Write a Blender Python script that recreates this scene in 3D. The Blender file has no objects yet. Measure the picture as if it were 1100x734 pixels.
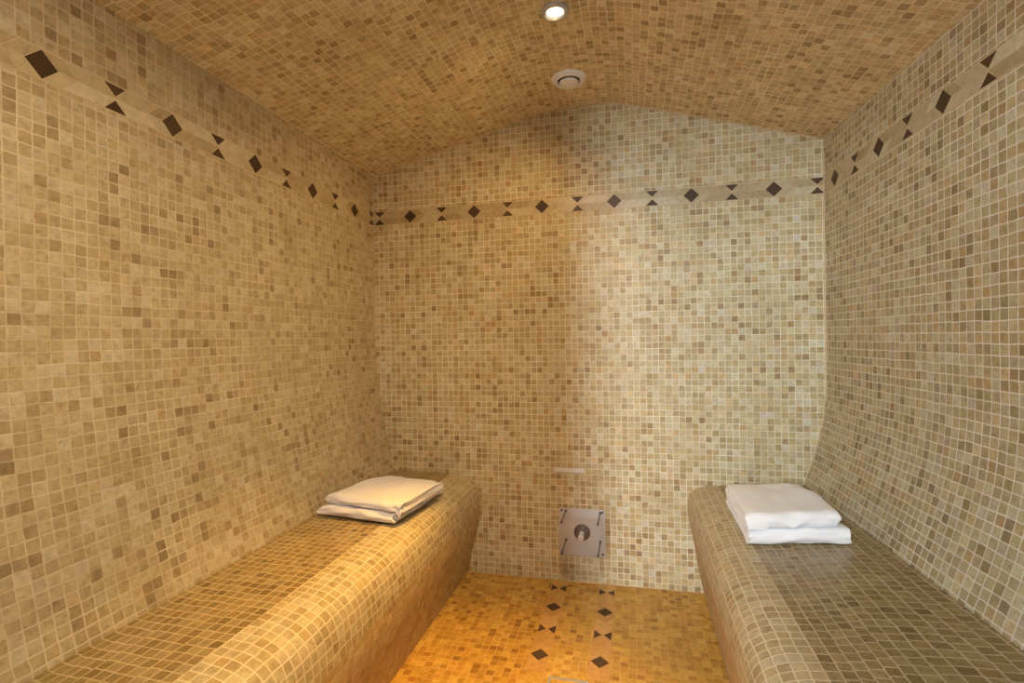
import bpy, bmesh, math, random
from mathutils import Vector, Matrix, noise
from mathutils.bvhtree import BVHTree
random.seed(7)
scene = bpy.context.scene
COL = scene.collection
PI = math.pi
PITCH = 0.0254            # mosaic pitch

# ------------------------------------------------------------------ room measures (metres)
W = 1.887                 # width at the back wall
YF = -2.50                # front wall
TOE_L, TOE_R = 0.0124, 0.047
def lx(y): return TOE_L * -y            # left wall plane
def rx(y): return W + TOE_R * -y        # right wall plane
CEIL = [(-0.10, 1.777), (0.0, 1.803), (.367, 1.894), (.585, 1.953), (.70, 1.985), (.76, 2.001), (.80, 2.0095), (.84, 2.014), (.90, 2.0165), (.953, 2.0175),
        (1.03, 2.018), (1.08, 2.0165), (1.12, 2.011), (1.177, 1.995), (1.256, 1.972), (1.54, 1.8885), (1.887, 1.7815), (2.15, 1.70)]
def lerp_tab(t, x):
    for (a, b), (c, d) in zip(t[:-1], t[1:]):
        if x <= c: return b + (d - b) * (x - a) / (c - a)
    return t[-1][1]
def ceil_z(x): return lerp_tab(CEIL, x)
# inset of the sloped backrest at the foot of each side wall, by height
INS_L = [(0, .088), (.44, .088), (.505, .069), (.57, .055), (.634, .042), (.70, .031), (.763, .021), (.83, .014), (.893, .008), (.96, .003), (1.03, 0), (3, 0)]
INS_R = [(0, .084), (.455, .084), (.50, .070), (.57, .047), (.642, .028), (.70, .015), (.75, .008), (.82, .002), (.88, 0), (3, 0)]

# ------------------------------------------------------------------ node helpers
def nt(m): return m.node_tree.nodes, m.node_tree.links
def mat(name):
    m = bpy.data.materials.new(name); m.use_nodes = True
    return m
def math_n(N, L, op, a, b=None, clamp=False):
    n = N.new('ShaderNodeMath'); n.operation = op; n.use_clamp = clamp
    for i, v in enumerate((a, b)):
        if v is None: continue
        if isinstance(v, (int, float)): n.inputs[i].default_value = v
        else: L.new(v, n.inputs[i])
    return n.outputs[0]
def vmath(N, L, op, a, b=None, scale=None):
    n = N.new('ShaderNodeVectorMath'); n.operation = op
    for i, v in enumerate((a, b)):
        if v is None: continue
        if isinstance(v, (tuple, list)): n.inputs[i].default_value = v
        else: L.new(v, n.inputs[i])
    if scale is not None: n.inputs['Scale'].default_value = scale
    return n.outputs[0]
def ramp(N, L, fac, stops, interp='LINEAR'):
    r = N.new('ShaderNodeValToRGB'); cr = r.color_ramp; cr.interpolation = interp
    while len(cr.elements) < len(stops): cr.elements.new(.5)
    for e, (p, c) in zip(cr.elements, stops):
        e.position = p; e.color = (*c, 1)
    L.new(fac, r.inputs[0]); return r.outputs[0]
def mix(N, L, fac, a, b, mode='MIX'):
    n = N.new('ShaderNodeMix'); n.data_type = 'RGBA'; n.blend_type = mode
    for s, v in ((n.inputs[0], fac), (n.inputs[6], a), (n.inputs[7], b)):
        if isinstance(v, (int, float)): s.default_value = v
        elif isinstance(v, tuple): s.default_value = (*v, 1)
        else: L.new(v, s)
    return n.outputs[2]
def noise_n(N, L, vec, scale, detail=3, rough=.55, dims='3D'):
    n = N.new('ShaderNodeTexNoise'); n.noise_dimensions = dims
    n.inputs['Scale'].default_value = scale; n.inputs['Detail'].default_value = detail; n.inputs['Roughness'].default_value = rough
    L.new(vec, n.inputs['Vector']); return n

def mosaic(name, stops, grout, rough=.55, groutw=.054, fade=.55, stagger=0.0, wob=.10, seed=0., patch=.55, bump=.35, vein=.55, hue=.5):
    """tumbled stone mosaic laid out on the UV map, which is in metres"""
    m = mat(name); N, L = nt(m); bs = N['Principled BSDF']
    uv = N.new('ShaderNodeUVMap'); uv.uv_map = 'UVMap'
    base = vmath(N, L, 'ADD', uv.outputs[0], (seed, seed * .37, 0))
    P = vmath(N, L, 'SCALE', base, scale=1 / PITCH)
    wn = noise_n(N, L, base, 16, 2)
    wv = vmath(N, L, 'SCALE', vmath(N, L, 'SUBTRACT', wn.outputs['Color'], (.5, .5, .5)), scale=wob * 2.4)
    wn2 = noise_n(N, L, base, 95, 2)
    wv2 = vmath(N, L, 'SCALE', vmath(N, L, 'SUBTRACT', wn2.outputs['Color'], (.5, .5, .5)), scale=wob * 1.3)
    P = vmath(N, L, 'ADD', vmath(N, L, 'ADD', P, wv), wv2)
    s = N.new('ShaderNodeSeparateXYZ'); L.new(P, s.inputs[0])
    px, py = s.outputs[0], s.outputs[1]
    if stagger:
        w = N.new('ShaderNodeTexWhiteNoise'); w.noise_dimensions = '1D'
        L.new(math_n(N, L, 'FLOOR', py), w.inputs['W'])
        px = math_n(N, L, 'ADD', px, math_n(N, L, 'MULTIPLY', w.outputs[0], stagger))
    ix, iy = math_n(N, L, 'FLOOR', px), math_n(N, L, 'FLOOR', py)
    fx, fy = math_n(N, L, 'FRACT', px), math_n(N, L, 'FRACT', py)
    d = math_n(N, L, 'MINIMUM', math_n(N, L, 'MINIMUM', fx, math_n(N, L, 'SUBTRACT', 1., fx)),
               math_n(N, L, 'MINIMUM', fy, math_n(N, L, 'SUBTRACT', 1., fy)))
    mr = N.new('ShaderNodeMapRange'); mr.interpolation_type = 'SMOOTHSTEP'
    mr.inputs['From Min'].default_value = groutw * .55; mr.inputs['From Max'].default_value = groutw * 1.5
    L.new(d, mr.inputs['Value']); tile = mr.outputs[0]                       # 1 on stone, 0 in joints
    cid = N.new('ShaderNodeCombineXYZ'); L.new(ix, cid.inputs[0]); L.new(iy, cid.inputs[1])
    wn3 = N.new('ShaderNodeTexWhiteNoise'); wn3.noise_dimensions = '2D'; L.new(cid.outputs[0], wn3.inputs['Vector'])
    big = noise_n(N, L, base, 3.2, 3)
    f = math_n(N, L, 'ADD', wn3.outputs[0], math_n(N, L, 'MULTIPLY', math_n(N, L, 'SUBTRACT', big.outputs[0], .5), patch), clamp=True)
    c = ramp(N, L, f, stops)
    sc = N.new('ShaderNodeSeparateColor'); L.new(wn3.outputs['Color'], sc.inputs[0])
    c = mix(N, L, hue, c, ramp(N, L, sc.outputs[1], [(0, (1.14, .93, .72)), (.2, (1.06, .98, .86)), (.5, (1.02, .985, .97)), (.8, (1.02, 1.0, .84)), (1, (1.0, .96, 1.10))]), 'MULTIPLY')
    # travertine clouding and pits, different in every stone
    off = vmath(N, L, 'SCALE', wn3.outputs['Color'], scale=9.0)
    vn = noise_n(N, L, vmath(N, L, 'ADD', base, off), 70, 5, .65)
    c = mix(N, L, vein, c, ramp(N, L, vn.outputs[0], [(.28, (.45, .36, .26)), (.5, (.92, .92, .92)), (.72, (1.25, 1.22, 1.16))]), 'MULTIPLY')
    gn = noise_n(N, L, base, 7.5, 3)
    gf = N.new('ShaderNodeMapRange'); gf.inputs['From Min'].default_value = .38; gf.inputs['From Max'].default_value = .66
    gf.inputs['To Min'].default_value = fade; L.new(gn.outputs[0], gf.inputs['Value'])
    gc = mix(N, L, gf.outputs[0], c, grout)
    c = mix(N, L, tile, gc, c)
    L.new(c, bs.inputs['Base Color'])
    rr = math_n(N, L, 'ADD', math_n(N, L, 'MULTIPLY', vn.outputs[0], .25), rough - .12)
    rr = math_n(N, L, 'ADD', rr, math_n(N, L, 'MULTIPLY', math_n(N, L, 'SUBTRACT', 1., tile), .25))
    L.new(rr, bs.inputs['Roughness'])
    tl = math_n(N, L, 'MULTIPLY', wn3.outputs[0], .25)
    h = math_n(N, L, 'MULTIPLY', tile, math_n(N, L, 'ADD', math_n(N, L, 'ADD', .8, tl), math_n(N, L, 'MULTIPLY', vn.outputs[0], .3)))
    b = N.new('ShaderNodeBump'); b.inputs['Strength'].default_value = bump; b.inputs['Distance'].default_value = .0016
    L.new(h, b.inputs['Height']); L.new(b.outputs[0], bs.inputs['Normal'])
    return m

def stone(name, stops, rough=.45):
    """single honed stone pieces: each mesh island takes its own tone"""
    m = mat(name); N, L = nt(m); bs = N['Principled BSDF']
    g = N.new('ShaderNodeNewGeometry'); tc = N.new('ShaderNodeTexCoord')
    c = ramp(N, L, g.outputs['Random Per Island'], stops)
    n = noise_n(N, L, tc.outputs['Object'], 45, 5, .65)
    c = mix(N, L, .5, c, ramp(N, L, n.outputs[0], [(.3, (.6, .52, .42)), (.5, (.95, .95, .95)), (.75, (1.25, 1.22, 1.15))]), 'MULTIPLY')
    L.new(c, bs.inputs['Base Color']); bs.inputs['Roughness'].default_value = rough
    return m
def plain(name, col, rough=.5, metal=0., bumpscale=None, bumpstr=.2, dist=.001):
    m = mat(name); N, L = nt(m); bs = N['Principled BSDF']
    tc = N.new('ShaderNodeTexCoord')
    n = noise_n(N, L, tc.outputs['Object'], bumpscale or 40, 4)
    c = mix(N, L, .25, col, ramp(N, L, n.outputs[0], [(.3, tuple(x * .8 for x in col)), (.7, tuple(min(1, x * 1.15) for x in col))]))
    L.new(c, bs.inputs['Base Color'])
    bs.inputs['Roughness'].default_value = rough; bs.inputs['Metallic'].default_value = metal
    if bumpscale:
        b = N.new('ShaderNodeBump'); b.inputs['Strength'].default_value = bumpstr; b.inputs['Distance'].default_value = dist
        L.new(n.outputs[0], b.inputs['Height']); L.new(b.outputs[0], bs.inputs['Normal'])
    return m

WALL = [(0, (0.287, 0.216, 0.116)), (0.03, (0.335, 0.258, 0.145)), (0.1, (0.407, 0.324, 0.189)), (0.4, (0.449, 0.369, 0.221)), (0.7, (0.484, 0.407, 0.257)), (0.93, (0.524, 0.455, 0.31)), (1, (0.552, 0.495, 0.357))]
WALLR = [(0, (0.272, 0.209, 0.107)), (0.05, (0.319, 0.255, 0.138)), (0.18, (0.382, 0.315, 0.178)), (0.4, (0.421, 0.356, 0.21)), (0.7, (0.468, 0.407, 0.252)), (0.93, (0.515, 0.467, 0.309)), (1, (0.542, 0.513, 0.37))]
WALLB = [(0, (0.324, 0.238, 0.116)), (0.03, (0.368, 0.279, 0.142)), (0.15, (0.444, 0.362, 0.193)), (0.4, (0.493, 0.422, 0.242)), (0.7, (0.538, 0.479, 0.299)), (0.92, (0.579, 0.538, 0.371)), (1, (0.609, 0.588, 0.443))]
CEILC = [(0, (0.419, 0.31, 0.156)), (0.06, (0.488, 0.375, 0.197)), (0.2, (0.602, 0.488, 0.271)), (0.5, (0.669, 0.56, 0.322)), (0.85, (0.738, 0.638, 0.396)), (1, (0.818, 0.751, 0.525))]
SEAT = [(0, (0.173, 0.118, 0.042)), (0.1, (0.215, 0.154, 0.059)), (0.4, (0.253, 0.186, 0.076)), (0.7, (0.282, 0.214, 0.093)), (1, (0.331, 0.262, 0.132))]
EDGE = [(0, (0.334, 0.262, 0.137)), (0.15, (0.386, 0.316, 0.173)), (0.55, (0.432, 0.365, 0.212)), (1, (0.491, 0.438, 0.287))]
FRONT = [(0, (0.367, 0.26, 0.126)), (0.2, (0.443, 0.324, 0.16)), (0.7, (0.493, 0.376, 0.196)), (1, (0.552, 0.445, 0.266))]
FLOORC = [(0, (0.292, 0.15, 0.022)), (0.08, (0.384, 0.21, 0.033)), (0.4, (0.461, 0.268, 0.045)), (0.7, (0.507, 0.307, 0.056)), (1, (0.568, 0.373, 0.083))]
M = {}
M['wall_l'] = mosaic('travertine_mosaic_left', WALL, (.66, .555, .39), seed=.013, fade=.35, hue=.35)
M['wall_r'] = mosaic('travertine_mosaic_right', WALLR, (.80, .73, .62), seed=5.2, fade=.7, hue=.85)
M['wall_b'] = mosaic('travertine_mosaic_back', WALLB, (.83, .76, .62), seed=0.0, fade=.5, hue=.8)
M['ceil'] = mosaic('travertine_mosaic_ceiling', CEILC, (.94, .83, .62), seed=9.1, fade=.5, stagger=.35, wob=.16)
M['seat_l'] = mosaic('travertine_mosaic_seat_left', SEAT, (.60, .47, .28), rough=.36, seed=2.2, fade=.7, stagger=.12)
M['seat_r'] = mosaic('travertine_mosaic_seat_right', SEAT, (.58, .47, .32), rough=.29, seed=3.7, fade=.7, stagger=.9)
M['edge'] = mosaic('travertine_mosaic_edge', EDGE, (.72, .60, .42), rough=.42, seed=4.4, fade=.8)
M['front'] = mosaic('travertine_mosaic_front', FRONT, (.56, .42, .23), seed=6.6, fade=.6)
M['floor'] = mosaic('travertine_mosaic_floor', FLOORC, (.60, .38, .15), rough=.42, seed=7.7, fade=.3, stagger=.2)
M['frieze'] = stone('honed_frieze_stone', [(0, (.40, .31, .17)), (.35, (.48, .39, .235)), (.7, (.54, .45, .29)), (1, (.60, .53, .37))])
M['dark'] = stone('dark_brown_marble', [(0, (.055, .028, .011)), (1, (.09, .05, .021))], .55)
M['floorstone'] = stone('honed_floor_stone', [(0, (.48, .265, .075)), (1, (.60, .36, .13))], .4)
M['grout'] = plain('cream_grout', (.62, .49, .31), .85, bumpscale=300)
M['plaster'] = plain('cream_plaster', (.62, .52, .38), .8, bumpscale=60)
M['steel'] = plain('brushed_steel', (.52, .54, .57), .40, .6, bumpscale=180, bumpstr=.08)
M['pale_steel'] = plain('satin_steel', (.70, .68, .68), .5, .15)
M['steel_dark'] = plain('dull_steel', (.16, .14, .13), .45, 1.)
M['chrome'] = plain('chrome', (.82, .82, .82), .12, 1.)
M['white_plastic'] = plain('white_enamel', (.90, .91, .94), .4)
M['shadow_gap'] = plain('duct_shade_black', (.02, .018, .016), .8)  # near-black colour for the shade inside the vent opening
def towel_mat(name, col):
    m = plain(name, col, .95, bumpscale=900, bumpstr=.5, dist=.0015)
    N, L = nt(m); bs = N['Principled BSDF']
    bs.inputs['Sheen Weight'].default_value = .25; bs.inputs['Sheen Roughness'].default_value = .5
    return m
M['towel_cream'] = towel_mat('cream_terry', (.79, .79, .88))
M['towel_white'] = towel_mat('white_terry', (.91, .92, .95))
m = mat('clear_acrylic'); N, L = nt(m); bs = N['Principled BSDF']
bs.inputs['Base Color'].default_value = (.97, .98, .98, 1); bs.inputs['Transmission Weight'].default_value = 1
bs.inputs['Roughness'].default_value = .06; bs.inputs['IOR'].default_value = 1.2
M['acrylic'] = m
m = mat('lamp_lens'); N, L = nt(m); bs = N['Principled BSDF']
bs.inputs['Emission Color'].default_value = (1, .86, .58, 1); bs.inputs['Emission Strength'].default_value = 14
M['lens'] = m

# ------------------------------------------------------------------ mesh helpers
def link(name, bm, mats, parent=None, smooth=None):
    me = bpy.data.meshes.new(name)
    bm.normal_update(); bm.to_mesh(me); bm.free()
    for x in (mats if isinstance(mats, (list, tuple)) else [mats]): me.materials.append(x)
    o = bpy.data.objects.new(name, me); COL.objects.link(o)
    if parent: o.parent = parent
    if smooth is not None:
        for p in me.polygons: p.use_smooth = True
        a = math.radians(smooth)
        b2 = bmesh.new(); b2.from_mesh(me)
        for e in b2.edges:
            if len(e.link_faces) == 2 and e.calc_face_angle(0) > a: e.smooth = False
        b2.to_mesh(me); b2.free()
    return o
def struct(o): o['kind'] = 'structure'; return o
def thing(name, label, cat, loc=(0, 0, 0), group=None):
    o = bpy.data.objects.new(name, None); COL.objects.link(o); o.location = loc
    o.empty_display_size = .05
    return tag(o, label, cat, group)
def tag(o, label, cat, group=None):
    o['label'] = label; o['category'] = cat
    if group: o['group'] = group
    return o
def prism(bm, rings, uvstart=0., u_of=None):
    """rings: list of (y, [(x,z)...]) closed polygons; uv = (y, arc length)"""
    uvl = (bm.loops.layers.uv.get('UVMap') or bm.loops.layers.uv.new('UVMap'))
    R = [[bm.verts.new((x, y, z)) for x, z in poly] for y, poly in rings]
    n = len(R[0]); fs = []
    p0 = rings[0][1]; arc = [uvstart]
    for i in range(n):
        a, b = p0[i], p0[(i + 1) % n]; arc.append(arc[-1] + math.hypot(a[0] - b[0], a[1] - b[1]))
    for (ya, _), (yb, _), ra, rb in zip(rings[:-1], rings[1:], R[:-1], R[1:]):
        for i in range(n):
            j = (i + 1) % n
            f = bm.faces.new((ra[i], ra[j], rb[j], rb[i])); fs.append(f)
            for l, uvv in zip(f.loops, ((ya, arc[i]), (ya, arc[i + 1]), (yb, arc[i + 1]), (yb, arc[i]))): l[uvl].uv = uvv
    for r in (R[0], R[-1]):
        f = bm.faces.new(r)
        for l in f.loops: l[uvl].uv = (l.vert.co.x, l.vert.co.z)
    bmesh.ops.recalc_face_normals(bm, faces=bm.faces)
    return bm
def box(bm, a, b, uvmode='xz'):
    uvl = (bm.loops.layers.uv.get('UVMap') or bm.loops.layers.uv.new('UVMap'))
    v = [bm.verts.new((x, y, z)) for x in (a[0], b[0]) for y in (a[1], b[1]) for z in (a[2], b[2])]
    for q in ((0, 1, 3, 2), (4, 6, 7, 5), (0, 4, 5, 1), (2, 3, 7, 6), (0, 2, 6, 4), (1, 5, 7, 3)):
        f = bm.faces.new([v[i] for i in q])
        for l in f.loops:
            c = l.vert.co; l[uvl].uv = (c.x, c.z) if uvmode == 'xz' else (c.y, c.x)
    bmesh.ops.recalc_face_normals(bm, faces=bm.faces)
    return bm
def lathe(bm, prof, seg=40, axis='z'):
    """prof: (r, h) pairs from the axis outward and back"""
    rings = []
    for r, h in prof:
        if r < 1e-6: rings.append([bm.verts.new((0, 0, h))])
        else: rings.append([bm.verts.new((r * math.cos(2 * PI * k / seg), r * math.sin(2 * PI * k / seg), h)) for k in range(seg)])
    for a, b in zip(rings[:-1], rings[1:]):
        for k in range(seg):
            j = (k + 1) % seg
            q = [a[k % len(a)], a[j % len(a)], b[j % len(b)], b[k % len(b)]]
            q2 = []
            for x in q:
                if x not in q2: q2.append(x)
            if len(q2) > 2: bm.faces.new(q2)
    bmesh.ops.recalc_face_normals(bm, faces=bm.faces)
    if axis == 'y': bmesh.ops.rotate(bm, verts=bm.verts, cent=(0, 0, 0), matrix=Matrix.Rotation(PI / 2, 3, 'X'))   # h -> -y
    return bm

# ------------------------------------------------------------------ the setting
NY = 26
ys = [0.0 + YF * i / (NY - 1) for i in range(NY)]
def side_wall(name, ins, plane, sgn, m):
    rings = []
    zs = [0, .2, .3, .40] + [.44 + .02 * i for i in range(32)]
    for y in ys:
        p = plane(y); top = ceil_z(p) + .01
        # toed-out stretches keep the same section; inset measured from the plane
        inner = [(p - sgn * lerp_tab(ins, z) * -1, z) if sgn < 0 else (p - lerp_tab(ins, z), z) for z in zs if z < 1.1]
        if sgn < 0: inner = [(p + lerp_tab(ins, z), z) for z in zs if z < 1.1]
        inner += [(p, 1.15), (p, 1.3), (p, 1.575), (p, 1.638), (p, top)]
        out = [(p + sgn * .12, top), (p + sgn * .12, 0)]
        rings.append((y, inner + out))
    bm = prism(bmesh.new(), rings)
    return struct(link(name, bm, m, smooth=40))
side_wall('wall_left', INS_L, lx, -1, M['wall_l'])
side_wall('wall_right', INS_R, rx, 1, M['wall_r'])

def end_wall(name, y0, y1, m, x0, x1, hole=None):
    bm = bmesh.new(); uvl = (bm.loops.layers.uv.get('UVMap') or bm.loops.layers.uv.new('UVMap'))
    xs = sorted(set([x0, x1] + [x for x, _ in CEIL if x0 < x < x1] + (list(hole[:2]) if hole else [])))
    for a, b in zip(xs[:-1], xs[1:]):
        lo = hole[2] if hole and a >= hole[0] - 1e-6 and b <= hole[1] + 1e-6 else 0.0
        v = [bm.verts.new(c) for c in ((a, y0, lo), (b, y0, lo), (b, y0, ceil_z(b) + .012), (a, y0, ceil_z(a) + .012),
                                       (a, y1, lo), (b, y1, lo), (b, y1, ceil_z(b) + .012), (a, y1, ceil_z(a) + .012))]
        for q in ((0, 1, 2, 3), (7, 6, 5, 4), (0, 4, 5, 1), (3, 2, 6, 7), (0, 3, 7, 4), (1, 5, 6, 2)):
            f = bm.faces.new([v[i] for i in q])
            for l in f.loops: l[uvl].uv = (l.vert.co.x, l.vert.co.z)
    bmesh.ops.remove_doubles(bm, verts=bm.verts, dist=1e-5)
    # drop the inner partition faces shared by neighbouring strips
    dup = {}
    for f in list(bm.faces):
        k = tuple(sorted(v.index for v in f.verts)) if False else frozenset(v for v in f.verts)
        dup.setdefault(k, []).append(f)
    kill = [f for fl in dup.values() if len(fl) > 1 for f in fl]
    bmesh.ops.delete(bm, geom=kill, context='FACES_ONLY')
    bmesh.ops.recalc_face_normals(bm, faces=bm.faces)
    return struct(link(name, bm, m))
end_wall('wall_back', 0.0, 0.12, M['wall_b'], -.12, W + .12)
DOOR = (.50, 1.37, 1.90)
end_wall('wall_front', YF - .12, YF, M['wall_l'], -.12, W + .26, DOOR)

def ceiling():
    xs = [-.12 + .03 * i for i in range(int(2.33 / .03) + 1)]
    bot = [(x, ceil_z(x)) for x in xs]; top = [(x, z + .14) for x, z in reversed(bot)]
    # rounded, continuous underside
    bm = prism(bmesh.new(), [(0.0, bot + top), (YF / 2, bot + top), (YF, bot + top)], uvstart=0)
    return struct(link('ceiling', bm, M['ceil'], smooth=40))
ceiling()
bm = bmesh.new(); box(bm, (-.12, YF - .12, -.12), (W + .26, .12, 0), 'yx')
struct(link('floor', bm, M['floor']))

# thin pale grout beads where the back wall meets the ceiling and the right wall
def bead(name, pts, r, m):
    bm = bmesh.new(); rings = []
    for i, p in enumerate(pts):
        p = Vector(p); t = (Vector(pts[min(i + 1, len(pts) - 1)]) - Vector(pts[max(i - 1, 0)])).normalized()
        a = t.orthogonal().normalized(); b = t.cross(a)
        rings.append([bm.verts.new(p + r * (a * math.cos(k * PI / 4) + b * math.sin(k * PI / 4))) for k in range(8)])
    for ra, rb in zip(rings[:-1], rings[1:]):
        for k in range(8): bm.faces.new((ra[k], ra[(k + 1) % 8], rb[(k + 1) % 8], rb[k]))
    bm.faces.new(rings[0]); bm.faces.new(rings[-1]); bmesh.ops.recalc_face_normals(bm, faces=bm.faces)
    return struct(link(name, bm, m, smooth=60))
bead('trim_6', [(x, -.001, ceil_z(x) - .001) for x in [.01 + .0235 * i for i in range(81)] if x < W - .003], .0032, M['grout'])
bead('trim_7', [(W - lerp_tab(INS_R, z) - .001, -.001, z) for z in [.46 + .04 * i for i in range(33)]], .003, M['grout'])

# ------------------------------------------------------------------ inlaid friezes
HP = .1525; BH = .031
def frieze_polys(s0, n, first_is_bow, lo, hi):
    """pieces in band coordinates (s along, t across); returns list of (poly, dark)"""
    out = []
    q = .031; a2 = .040
    for i in range(-1, n + 1):
        c = s0 + HP * i; bow = (i % 2 == 0) == first_is_bow
        if bow:
            for sg in (1, -1):
                out.append(([(c - .0255, sg * (BH - .001)), (c + .0255, sg * (BH - .001)), (c, sg * .004)], True))
        else:
            out.append(([(c - q, 0), (c, -q + .001), (c + q, 0), (c, q - .001)], True))
        if not bow:
            for dr in (1, -1):
                for sg in (1, -1):
                    out.append(([(c, sg * BH), (c + dr * a2, sg * BH), (c + dr * (a2 + q), 0), (c + dr * q, 0)], False))
                    out.append(([(c + dr * a2, sg * BH), (c + dr * (HP - .0255), sg * BH), (c + dr * HP, 0), (c + dr * (a2 + q), 0)], False))
    res = []
    for poly, dk in out:
        # clip to the band's length
        def clip(pl, lim, side):
            r = []
            for k in range(len(pl)):
                a, b = pl[k], pl[(k + 1) % len(pl)]
                ia, ib = side * (a[0] - lim) >= 0, side * (b[0] - lim) >= 0
                if ia: r.append(a)
                if ia != ib:
                    t = (lim - a[0]) / (b[0] - a[0]); r.append((lim, a[1] + t * (b[1] - a[1])))
            return r
        poly = clip(clip(poly, lo, 1), hi, -1)
        if len(poly) < 3: continue
        cx = sum(p[0] for p in poly) / len(poly); cy = sum(p[1] for p in poly) / len(poly)
        g = .0005 if dk else .0009
        ins = []
        for p in poly:
            d = math.hypot(p[0] - cx, p[1] - cy); k = max(.4, (d - g * 1.6) / d) if d > 0 else 1
            ins.append((cx + (p[0] - cx) * k, cy + (p[1] - cy) * k))
        res.append((ins, dk))
    return res
def frieze(name, s0, n, bow, lo, hi, fn, mats):
    """fn(s, t, h): point in space, h = height proud of the surface"""
    bm = bmesh.new()
    def slab(poly, h0, h1, mi):
        a = [bm.verts.new(fn(s, t, h1)) for s, t in poly]; b = [bm.verts.new(fn(s, t, h0)) for s, t in poly]
        fs = [bm.faces.new(a), bm.faces.new(list(reversed(b)))]
        for k in range(len(a)): fs.append(bm.faces.new((a[k], b[k], b[(k + 1) % len(a)], a[(k + 1) % len(a)])))
        for f in fs: f.material_index = mi
    slab([(lo, -BH - .002), (hi, -BH - .002), (hi, BH + .002), (lo, BH + .002)], -.002, .0008, 2)
    for poly, dk in frieze_polys(s0, n, bow, lo, hi): slab(poly, 0, .0014 if not dk else .0018, 1 if dk else 0)
    bmesh.ops.recalc_face_normals(bm, faces=bm.faces)
    return struct(link(name, bm, mats))
FM = [M['frieze'], M['dark'], M['grout']]
ZF = 1.6063
frieze('trim_1', .033, 13, True, .002, W - .002, lambda s, t, h: (s, -h, ZF + t), FM)
frieze('trim_2', .0183, 16, True, .003, -YF, lambda s, t, h: (lx(-s) + h, -s, ZF + t), FM)
frieze('trim_3', .096, 16, False, .003, -YF, lambda s, t, h: (rx(-s) - h, -s, ZF + t), FM)
FM2 = [M['floorstone'], M['dark'], M['floorstone']]
frieze('trim_4', .0745, 5, True, .003, .62, lambda s, t, h: (.8547 + t, -s, h), FM2)
frieze('trim_5', .0745, 4, True, .003, .62, lambda s, t, h: (1.0506 + t, -s, h), FM2)

# ------------------------------------------------------------------ tiled benches
def smooth_curve(pts, n):
    P = [Vector((a, b)) for a, b in pts]; P = [2 * P[0] - P[1]] + P + [2 * P[-1] - P[-2]]
    out = []
    for i in range(1, len(P) - 2):
        for k in range(n):
            t = k / n; a, b, c, d = P[i - 1:i + 3]
            out.append(tuple(.5 * ((2 * b) + (c - a) * t + (2 * a - 5 * b + 4 * c - d) * t * t + (3 * b - a - 3 * c + d) * t ** 3)))
    out.append(tuple(P[-2])); return out
def bench(label, seam, seatpts, edgepts, frontpts, edge_in, msg, seatmat, side):
    root = thing('tiled_bench', label, 'bench', (0, 0, 0))
    def build(name, outer, inner, m, seed, backfn=None):
        first = [(backfn(-.0006), outer[0][1])] + list(outer[1:]) if backfn else outer
        run = sum(math.hypot(a[0] - b[0], a[1] - b[1]) for a, b in zip(first[:-1], first[1:])) if backfn else 0
        uvs = 200 * PITCH - seed * .37 - run
        rings = []
        for y in [min(-.0006, max(YF + .0006, v)) for v in ys]:
            o = list(outer)
            if backfn: o = [(backfn(y), outer[0][1])] + o[1:]
            i_ = list(inner)
            if backfn: i_ = i_[:-1] + [(backfn(y), inner[-1][1])]
            rings.append((y, o + i_))
        link(name, prism(bmesh.new(), rings, uvs), m, root, smooth=35)
    (ex, ez), (fx, fz) = edgepts[0], edgepts[-1]
    build('seat', seatpts, [(ex, ez - .05), (0, ez - .05)], seatmat, 2.2 if side > 0 else 3.7, seam)
    build('rounded_edge', smooth_curve(edgepts, 5), [edge_in, (ex, ez - .05)], M['edge'], 4.4)
    build('front_panel', smooth_curve(frontpts, 4), [(edge_in[0], 0), edge_in], M['front'], 6.6)
    return root
bench('long beige mosaic bench along the left wall, carrying the cream towels', lambda y: lx(y) + .0882,
      [(.0, .441), (.20, .439), (.36, .4365)], [(.36, .4365), (.41, .431), (.448, .419), (.474, .400), (.489, .370), (.4955, .330), (.4965, .30)],
      [(.4965, .30), (.493, .25), (.484, .20), (.468, .14), (.451, .07), (.436, 0)], (.41, .30), None, M['seat_l'], 1)
bench('brown-topped mosaic bench along the right wall, carrying the white towels', lambda y: rx(y) - .0842,
      [(0, .455), (1.65, .447), (1.49, .438)], [(1.49, .438), (1.45, .4345), (1.415, .424), (1.39, .406), (1.377, .38), (1.3735, .345), (1.376, .31)],
      [(1.376, .31), (1.384, .27), (1.394, .22), (1.403, .16), (1.413, .10), (1.433, 0)], (1.46, .31), None, M['seat_r'], -1)

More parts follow.
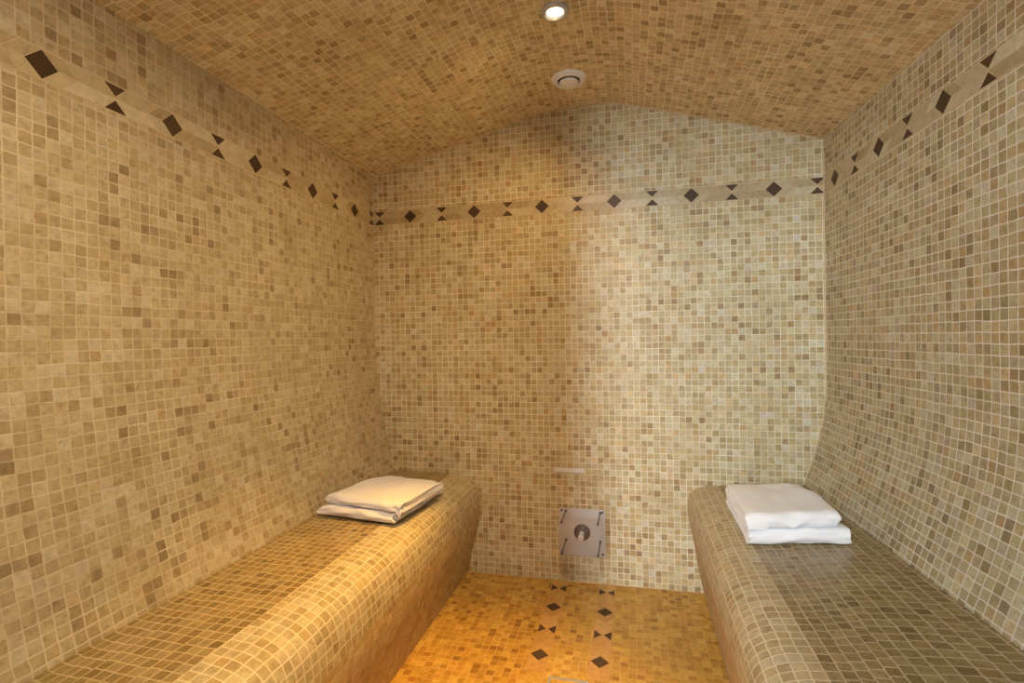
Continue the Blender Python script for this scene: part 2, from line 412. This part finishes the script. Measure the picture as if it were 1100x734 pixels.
# ------------------------------------------------------------------ towels
def towel(name, label, group, quad, z, thick, m, seed, layers=4, slope=0., on=None):
    """one cloth folded into a pad: spiral fold in the depth direction, swept across the width.
    quad: front-left, front-right, back-right, back-left corners (x, y)"""
    t = thick / layers * .97; r = thick / 2
    depth = 1.0
    path = []        # centre line: (d, h) with d: metres from the front edge
    D = (Vector(quad[3]) - Vector(quad[0])).length
    def arc(cd, ch, rad, a0, a1, n):
        for k in range(n + 1):
            a = a0 + (a1 - a0) * k / n; path.append((cd + rad * math.cos(a), ch + rad * math.sin(a)))
    R1 = r - t / 2; R2 = max(R1 - t, t * .45)
    def seg(a, b, n):
        for k in range(1, n): path.append((a[0] + (b[0] - a[0]) * k / n, a[1] + (b[1] - a[1]) * k / n))
    path.append((D - .004, r - R1)); seg((D - .004, r - R1), (r, r - R1), 14)
    arc(r, r, R1, -PI / 2, -3 * PI / 2, 12)                      # big front fold
    seg((r, r + R1), (D - t, r + R1), 14)
    arc(D - t, r + (R1 + R2) / 2, (R1 - R2) / 2, PI / 2, -PI / 2, 6)    # back fold
    seg((D - t, r + R2), (r + .01, r + R2), 12)
    arc(r + .01, r, R2, PI / 2, 3 * PI / 2, 8)
    seg((r + .01, r - R2), (D - .012, r - R2), 12); path.append((D - .012, r - R2))
    # outline of the thick sheet
    left, right = [], []
    for i, p in enumerate(path):
        a = path[max(i - 1, 0)]; b = path[min(i + 1, len(path) - 1)]
        dx, dy = b[0] - a[0], b[1] - a[1]; l = math.hypot(dx, dy) or 1
        nx, ny = -dy / l, dx / l
        h = t / 2 * .96
        left.append((p[0] + nx * h, p[1] + ny * h)); right.append((p[0] - nx * h, p[1] - ny * h))
    NS = 30
    bm = bmesh.new(); rings = []
    FL, FR, BR, BL = [Vector(c) for c in quad]
    def pos(u, d, h):
        v = d / D
        p = (FL.lerp(FR, u)).lerp(BL.lerp(BR, u), v)
        e = min(u, 1 - u); hh = h / thick
        # soft sag of the edges, waviness of the front fold and puckers on top
        sag = .10 * math.exp(-e / .05) + .16 * max(0, v - .55) / .45
        nz = noise.noise(Vector((u * 3.1 + seed, v * 2.6, hh * .8))) * .0050 + noise.noise(Vector((u * 9 + seed, v * 7, hh * 2 + 4))) * .0018
        nx = noise.noise(Vector((u * 2.2, v * 2.7 + seed, hh * 2.2))) * .010
        ny = noise.noise(Vector((u * 4.2 - seed, v * 2 + 7, hh * 2.6))) * .009
        zz = h * (1 - sag) + nz * hh * 1.0
        return Vector((p.x + nx, p.y + ny, max(zz, .0) + slope * (p.x + nx - quad[0][0])))
    npt = len(left)
    for k in range(NS + 1):
        u = k / NS
        rings.append(([bm.verts.new(pos(u, *a)) for a in left], [bm.verts.new(pos(u, *a)) for a in right]))
    for (la, ra), (lb, rb) in zip(rings[:-1], rings[1:]):
        for i in range(npt - 1):
            bm.faces.new((la[i], la[i + 1], lb[i + 1], lb[i])); bm.faces.new((ra[i + 1], ra[i], rb[i], rb[i + 1]))
        bm.faces.new((la[0], lb[0], rb[0], ra[0])); bm.faces.new((la[-1], ra[-1], rb[-1], lb[-1]))
    for la, ra in (rings[0], rings[-1]):
        # rounded hem: push the middle of the sheet's edge slightly out
        for i in range(npt - 1): bm.faces.new((la[i], ra[i], ra[i + 1], la[i + 1]))
    bmesh.ops.remove_doubles(bm, verts=bm.verts, dist=1e-6)
    bmesh.ops.recalc_face_normals(bm, faces=bm.faces)
    zmin = min(v.co.z for v in bm.verts)
    cx = sum(c[0] for c in quad) / 4; cy = sum(c[1] for c in quad) / 4
    for v in bm.verts: v.co -= Vector((cx, cy, zmin))
    if on:                                                       # drape over the towel below
        me = on.data; ol = on.location
        co = [v.co + ol for v in me.vertices]
        tree = BVHTree.FromPolygons(co, [tuple(p.vertices) for p in me.polygons])
        def top(x, y):
            h = tree.ray_cast(Vector((x, y, 2)), Vector((0, 0, -1)))[0]
            return h.z if h else None
        hs = {}
        for v in bm.verts:
            x, y = v.co.x + cx, v.co.y + cy
            k = (round(x, 3), round(y, 3))
            if k not in hs:
                c = [top(x + dx, y + dy) for dx in (-.012, 0, .012) for dy in (-.012, 0, .012)]
                c = [q for q in c if q is not None]
                if not c:
                    h = tree.find_nearest(Vector((x, y, z)))[0]; c = [h.z + .004]
                hs[k] = max(c)
            v.co.z += hs[k] + .0006 - z - slope * (x - quad[0][0])
    o = link(name, bm, m, smooth=50); o.location = (cx, cy, z)
    return tag(o, label, 'towel', group)
GL, GR = 'folded towels on the left bench', 'folded towels on the right bench'
cream_pad = towel('folded_towel', 'lower cream folded towel lying directly on the left bench', GL,
      [(.112, -.635), (.402, -.660), (.430, -.285), (.150, -.265)], .4418, .034, M['towel_cream'], 1.3, slope=-.013)
towel('folded_towel', 'upper cream folded towel, topmost of the pair on the left bench', GL,
      [(.135, -.618), (.428, -.655), (.462, -.345), (.195, -.30)], .4775, .034, M['towel_cream'], 5.1, on=cream_pad)
white_pad = towel('folded_towel', 'lower white folded towel lying directly on the right bench', GR,
      [(1.482, -.618), (1.742, -.600), (1.735, -.250), (1.484, -.225)], .4392, .046, M['towel_white'], 8.4, slope=.058)
towel('folded_towel', 'upper white folded towel, topmost of the pair on the right bench', GR,
      [(1.474, -.628), (1.722, -.597), (1.712, -.270), (1.478, -.255)], .4870, .046, M['towel_white'], 12.7, slope=.058, on=white_pad)

# ------------------------------------------------------------------ steam outlet on the back wall
so = thing('steam_outlet', 'square steel steam outlet with clear guard low on the back wall', 'steam outlet', (.947, 0, .213))
bm = bmesh.new(); box(bm, (-.098, -.004, -.100), (.098, 0, .100)); bmesh.ops.bevel(bm, geom=bm.edges[:], offset=.0012, segments=2, affect='EDGES')
bp = link('backplate', bm, M['steel'], so)
for sx in (-1, 1):
    for sz in (-1, 1):
        bm = lathe(bmesh.new(), [(0, .0035), (.0035, .003), (.0048, .0012), (.005, 0), (0, 0)], 16, 'y')
        s = link('screw', bm, M['steel_dark'], bp, smooth=40); s.location = (sx * .086, -.004, sz * .089)
bm = lathe(bmesh.new(), [(0, .010), (.020, .010), (.028, .009), (.033, .006), (.035, 0), (0, 0)], 40, 'y')
es = link('escutcheon', bm, M['steel_dark'], so, smooth=40); es.location = (0, -.004, 0)
bm = lathe(bmesh.new(), [(0, .046), (.0075, .046), (.0078, .060), (.0105, .062), (.0125, .060), (.013, .055), (.0125, .030), (.0145, .026), (.0145, .010), (0, .010)], 32, 'y')
nz = link('nozzle', bm, M['chrome'], so, smooth=35); nz.location = (0, -.004, 0)
bm = lathe(bmesh.new(), [(0, .0675), (.009, .067), (.0118, .0655), (.0128, .063), (.0128, .0600), (0, .0600)], 32, 'y')
tp = link('nozzle_tip', bm, M['pale_steel'], nz, smooth=35)
for sx in (-.068, .076):
    for sz, L_ in ((.088, .145), (-.034, .150)):
        bm = lathe(bmesh.new(), [(0, L_), (.0042, L_), (.0048, L_ - .002), (.0048, L_ - .012), (.0026, L_ - .013), (.0026, .006), (.005, .005), (.005, 0), (0, 0)], 16, 'y')
        p = link('pin', bm, M['steel_dark'], so, smooth=40); p.location = (sx, -.004, sz)
bm = bmesh.new(); box(bm, (-.082, -.1385, -.055), (.090, -.1345, .104)); bmesh.ops.bevel(bm, geom=bm.edges[:], offset=.0008, segments=2, affect='EDGES')
link('guard_panel', bm, M['acrylic'], so)
# short pale strip on the wall face above it
bm = bmesh.new(); box(bm, (-.064, -.004, -.0095), (.064, 0, .0095)); bmesh.ops.bevel(bm, geom=bm.edges[:], offset=.0015, segments=2, affect='EDGES')
st = link('wall_strip', bm, M['pale_steel']); st.location = (.897, 0, .474)
tag(st, 'short pale strip on the back wall above the steam outlet', 'wall strip')

# ------------------------------------------------------------------ ceiling fittings
def tilt(x):
    a = (ceil_z(x + .05) - ceil_z(x - .05)) / .1
    return -math.atan(a)
dl = thing('downlight', 'round recessed ceiling downlight, lit, with metal ring', 'ceiling light', (.955, -.655, 2.0178))
dl.rotation_euler = (0, tilt(.953), 0)
bm = lathe(bmesh.new(), [(.0225, -.0005), (.0245, -.006), (.029, -.0105), (.033, -.012), (.0375, -.0115), (.0415, -.008), (.042, 0), (.034, 0), (.0225, -.0005)], 44)
link('trim_ring', bm, M['steel'], dl, smooth=40)
bm = lathe(bmesh.new(), [(0, -.0003), (.0245, -.0003), (.0238, -.003), (.017, -.0055), (.009, -.0068), (0, -.0072)], 40)
link('lens', bm, M['lens'], dl, smooth=40)
av = thing('air_vent', 'round white air valve on the ceiling ridge near back wall', 'vent', (.946, -.243, 2.0178))
av.rotation_euler = (0, tilt(.947), 0)
bm = lathe(bmesh.new(), [(.040, .010), (.0415, -.010), (.044, -.0135), (.050, -.0155), (.056, -.0135), (.063, -.007), (.0665, -.001), (.0668, .006), (.040, .010)], 48)
link('flange', bm, M['white_plastic'], av, smooth=40)
bm = lathe(bmesh.new(), [(0, -.0004), (.0416, -.0004), (.0416, -.004), (0, -.004)], 40)
link('duct_shade', bm, M['shadow_gap'], av, smooth=40)  # flat black disc painting the shade between flange and valve disc
bm = lathe(bmesh.new(), [(0, -.0225), (.020, -.0222), (.030, -.0205), (.0345, -.0175), (.0352, -.014), (.032, -.011), (.006, -.008), (.006, .004), (0, .004)], 48)
link('valve_disc', bm, M['white_plastic'], av, smooth=40)

# ------------------------------------------------------------------ floor drain
dr = thing('floor_drain', 'square tiled floor drain with thin metal frame between the benches', 'drain', (.962, -.694, 0))
bm = bmesh.new()
for a, b in (((-.06, .052), (.06, .06)), ((-.06, -.06), (.06, -.052)), ((-.06, -.052), (-.052, .052)), ((.052, -.052), (.06, .052))):
    box(bm, (a[0], a[1], 0), (b[0], b[1], .0025), 'yx')
link('frame', bm, M['steel'], dr)
bm = bmesh.new(); box(bm, (-.0515, -.0515, 0), (.0515, .0515, .0018), 'yx'); link('tile_insert', bm, M['floor'], dr)

# ------------------------------------------------------------------ light
def light(name, kind, loc, target, power, col, **kw):
    d = bpy.data.lights.new(name, kind); d.energy = power; d.color = col
    for k, v in kw.items(): setattr(d, k, v)
    o = bpy.data.objects.new(name, d); COL.objects.link(o); o.location = loc
    o.rotation_euler = (Vector(target) - Vector(loc)).to_track_quat('-Z', 'Y').to_euler()
    return o
light('downlight_beam', 'SPOT', (.953, -.640, 2.006), (.62, -1.05, 0), 165, (1.0, .50, .05), spot_size=math.radians(52), spot_blend=.9, shadow_soft_size=.03)
light('downlight_spill', 'SPOT', (.953, -.640, 2.006), (.25, -.10, .7), 31, (1, .62, .27), spot_size=math.radians(125), spot_blend=1, shadow_soft_size=.03)
light('left_wall_fill', 'SPOT', (1.05, -1.85, 1.99), (.08, -1.0, .25), 84, (1, .75, .46), spot_size=math.radians(104), spot_blend=1, shadow_soft_size=.06)  # added unseen spot, aimed to warm the left wall; has no fitting
light('daylight_through_door', 'AREA', (-.04, -5.4, 2.0), (1.1, 0, .8), 190, (.87, .95, 1.0), shape='RECTANGLE', size=.28, size_y=1.0)
w = bpy.data.worlds.new('world'); scene.world = w; w.use_nodes = True
w.node_tree.nodes['Background'].inputs[0].default_value = (.75, .85, 1, 1)
w.node_tree.nodes['Background'].inputs[1].default_value = .7

# ------------------------------------------------------------------ camera
f_px, yaw, pitch, roll = 551.24, -.23032, -.00555, -.01587
fw = Vector((math.sin(yaw) * math.cos(pitch), math.cos(yaw) * math.cos(pitch), math.sin(pitch)))
rt = Vector((math.cos(yaw), -math.sin(yaw), 0)); up = rt.cross(fw)
r2 = math.cos(roll) * rt + math.sin(roll) * up; u2 = -math.sin(roll) * rt + math.cos(roll) * up
cd = bpy.data.cameras.new('camera'); cam = bpy.data.objects.new('camera', cd); COL.objects.link(cam)
cam.matrix_world = Matrix(((r2.x, u2.x, -fw.x, 1.1658), (r2.y, u2.y, -fw.y, -2.1839), (r2.z, u2.z, -fw.z, 1.0398), (0, 0, 0, 1)))
cd.sensor_width = 36; cd.lens = f_px / 1100 * 36; cd.clip_start = .02
scene.camera = cam
vs = scene.view_settings
vs.view_transform = 'Standard'; vs.look = 'None'; vs.gamma = 1; vs.use_curve_mapping = False; vs.exposure = .10
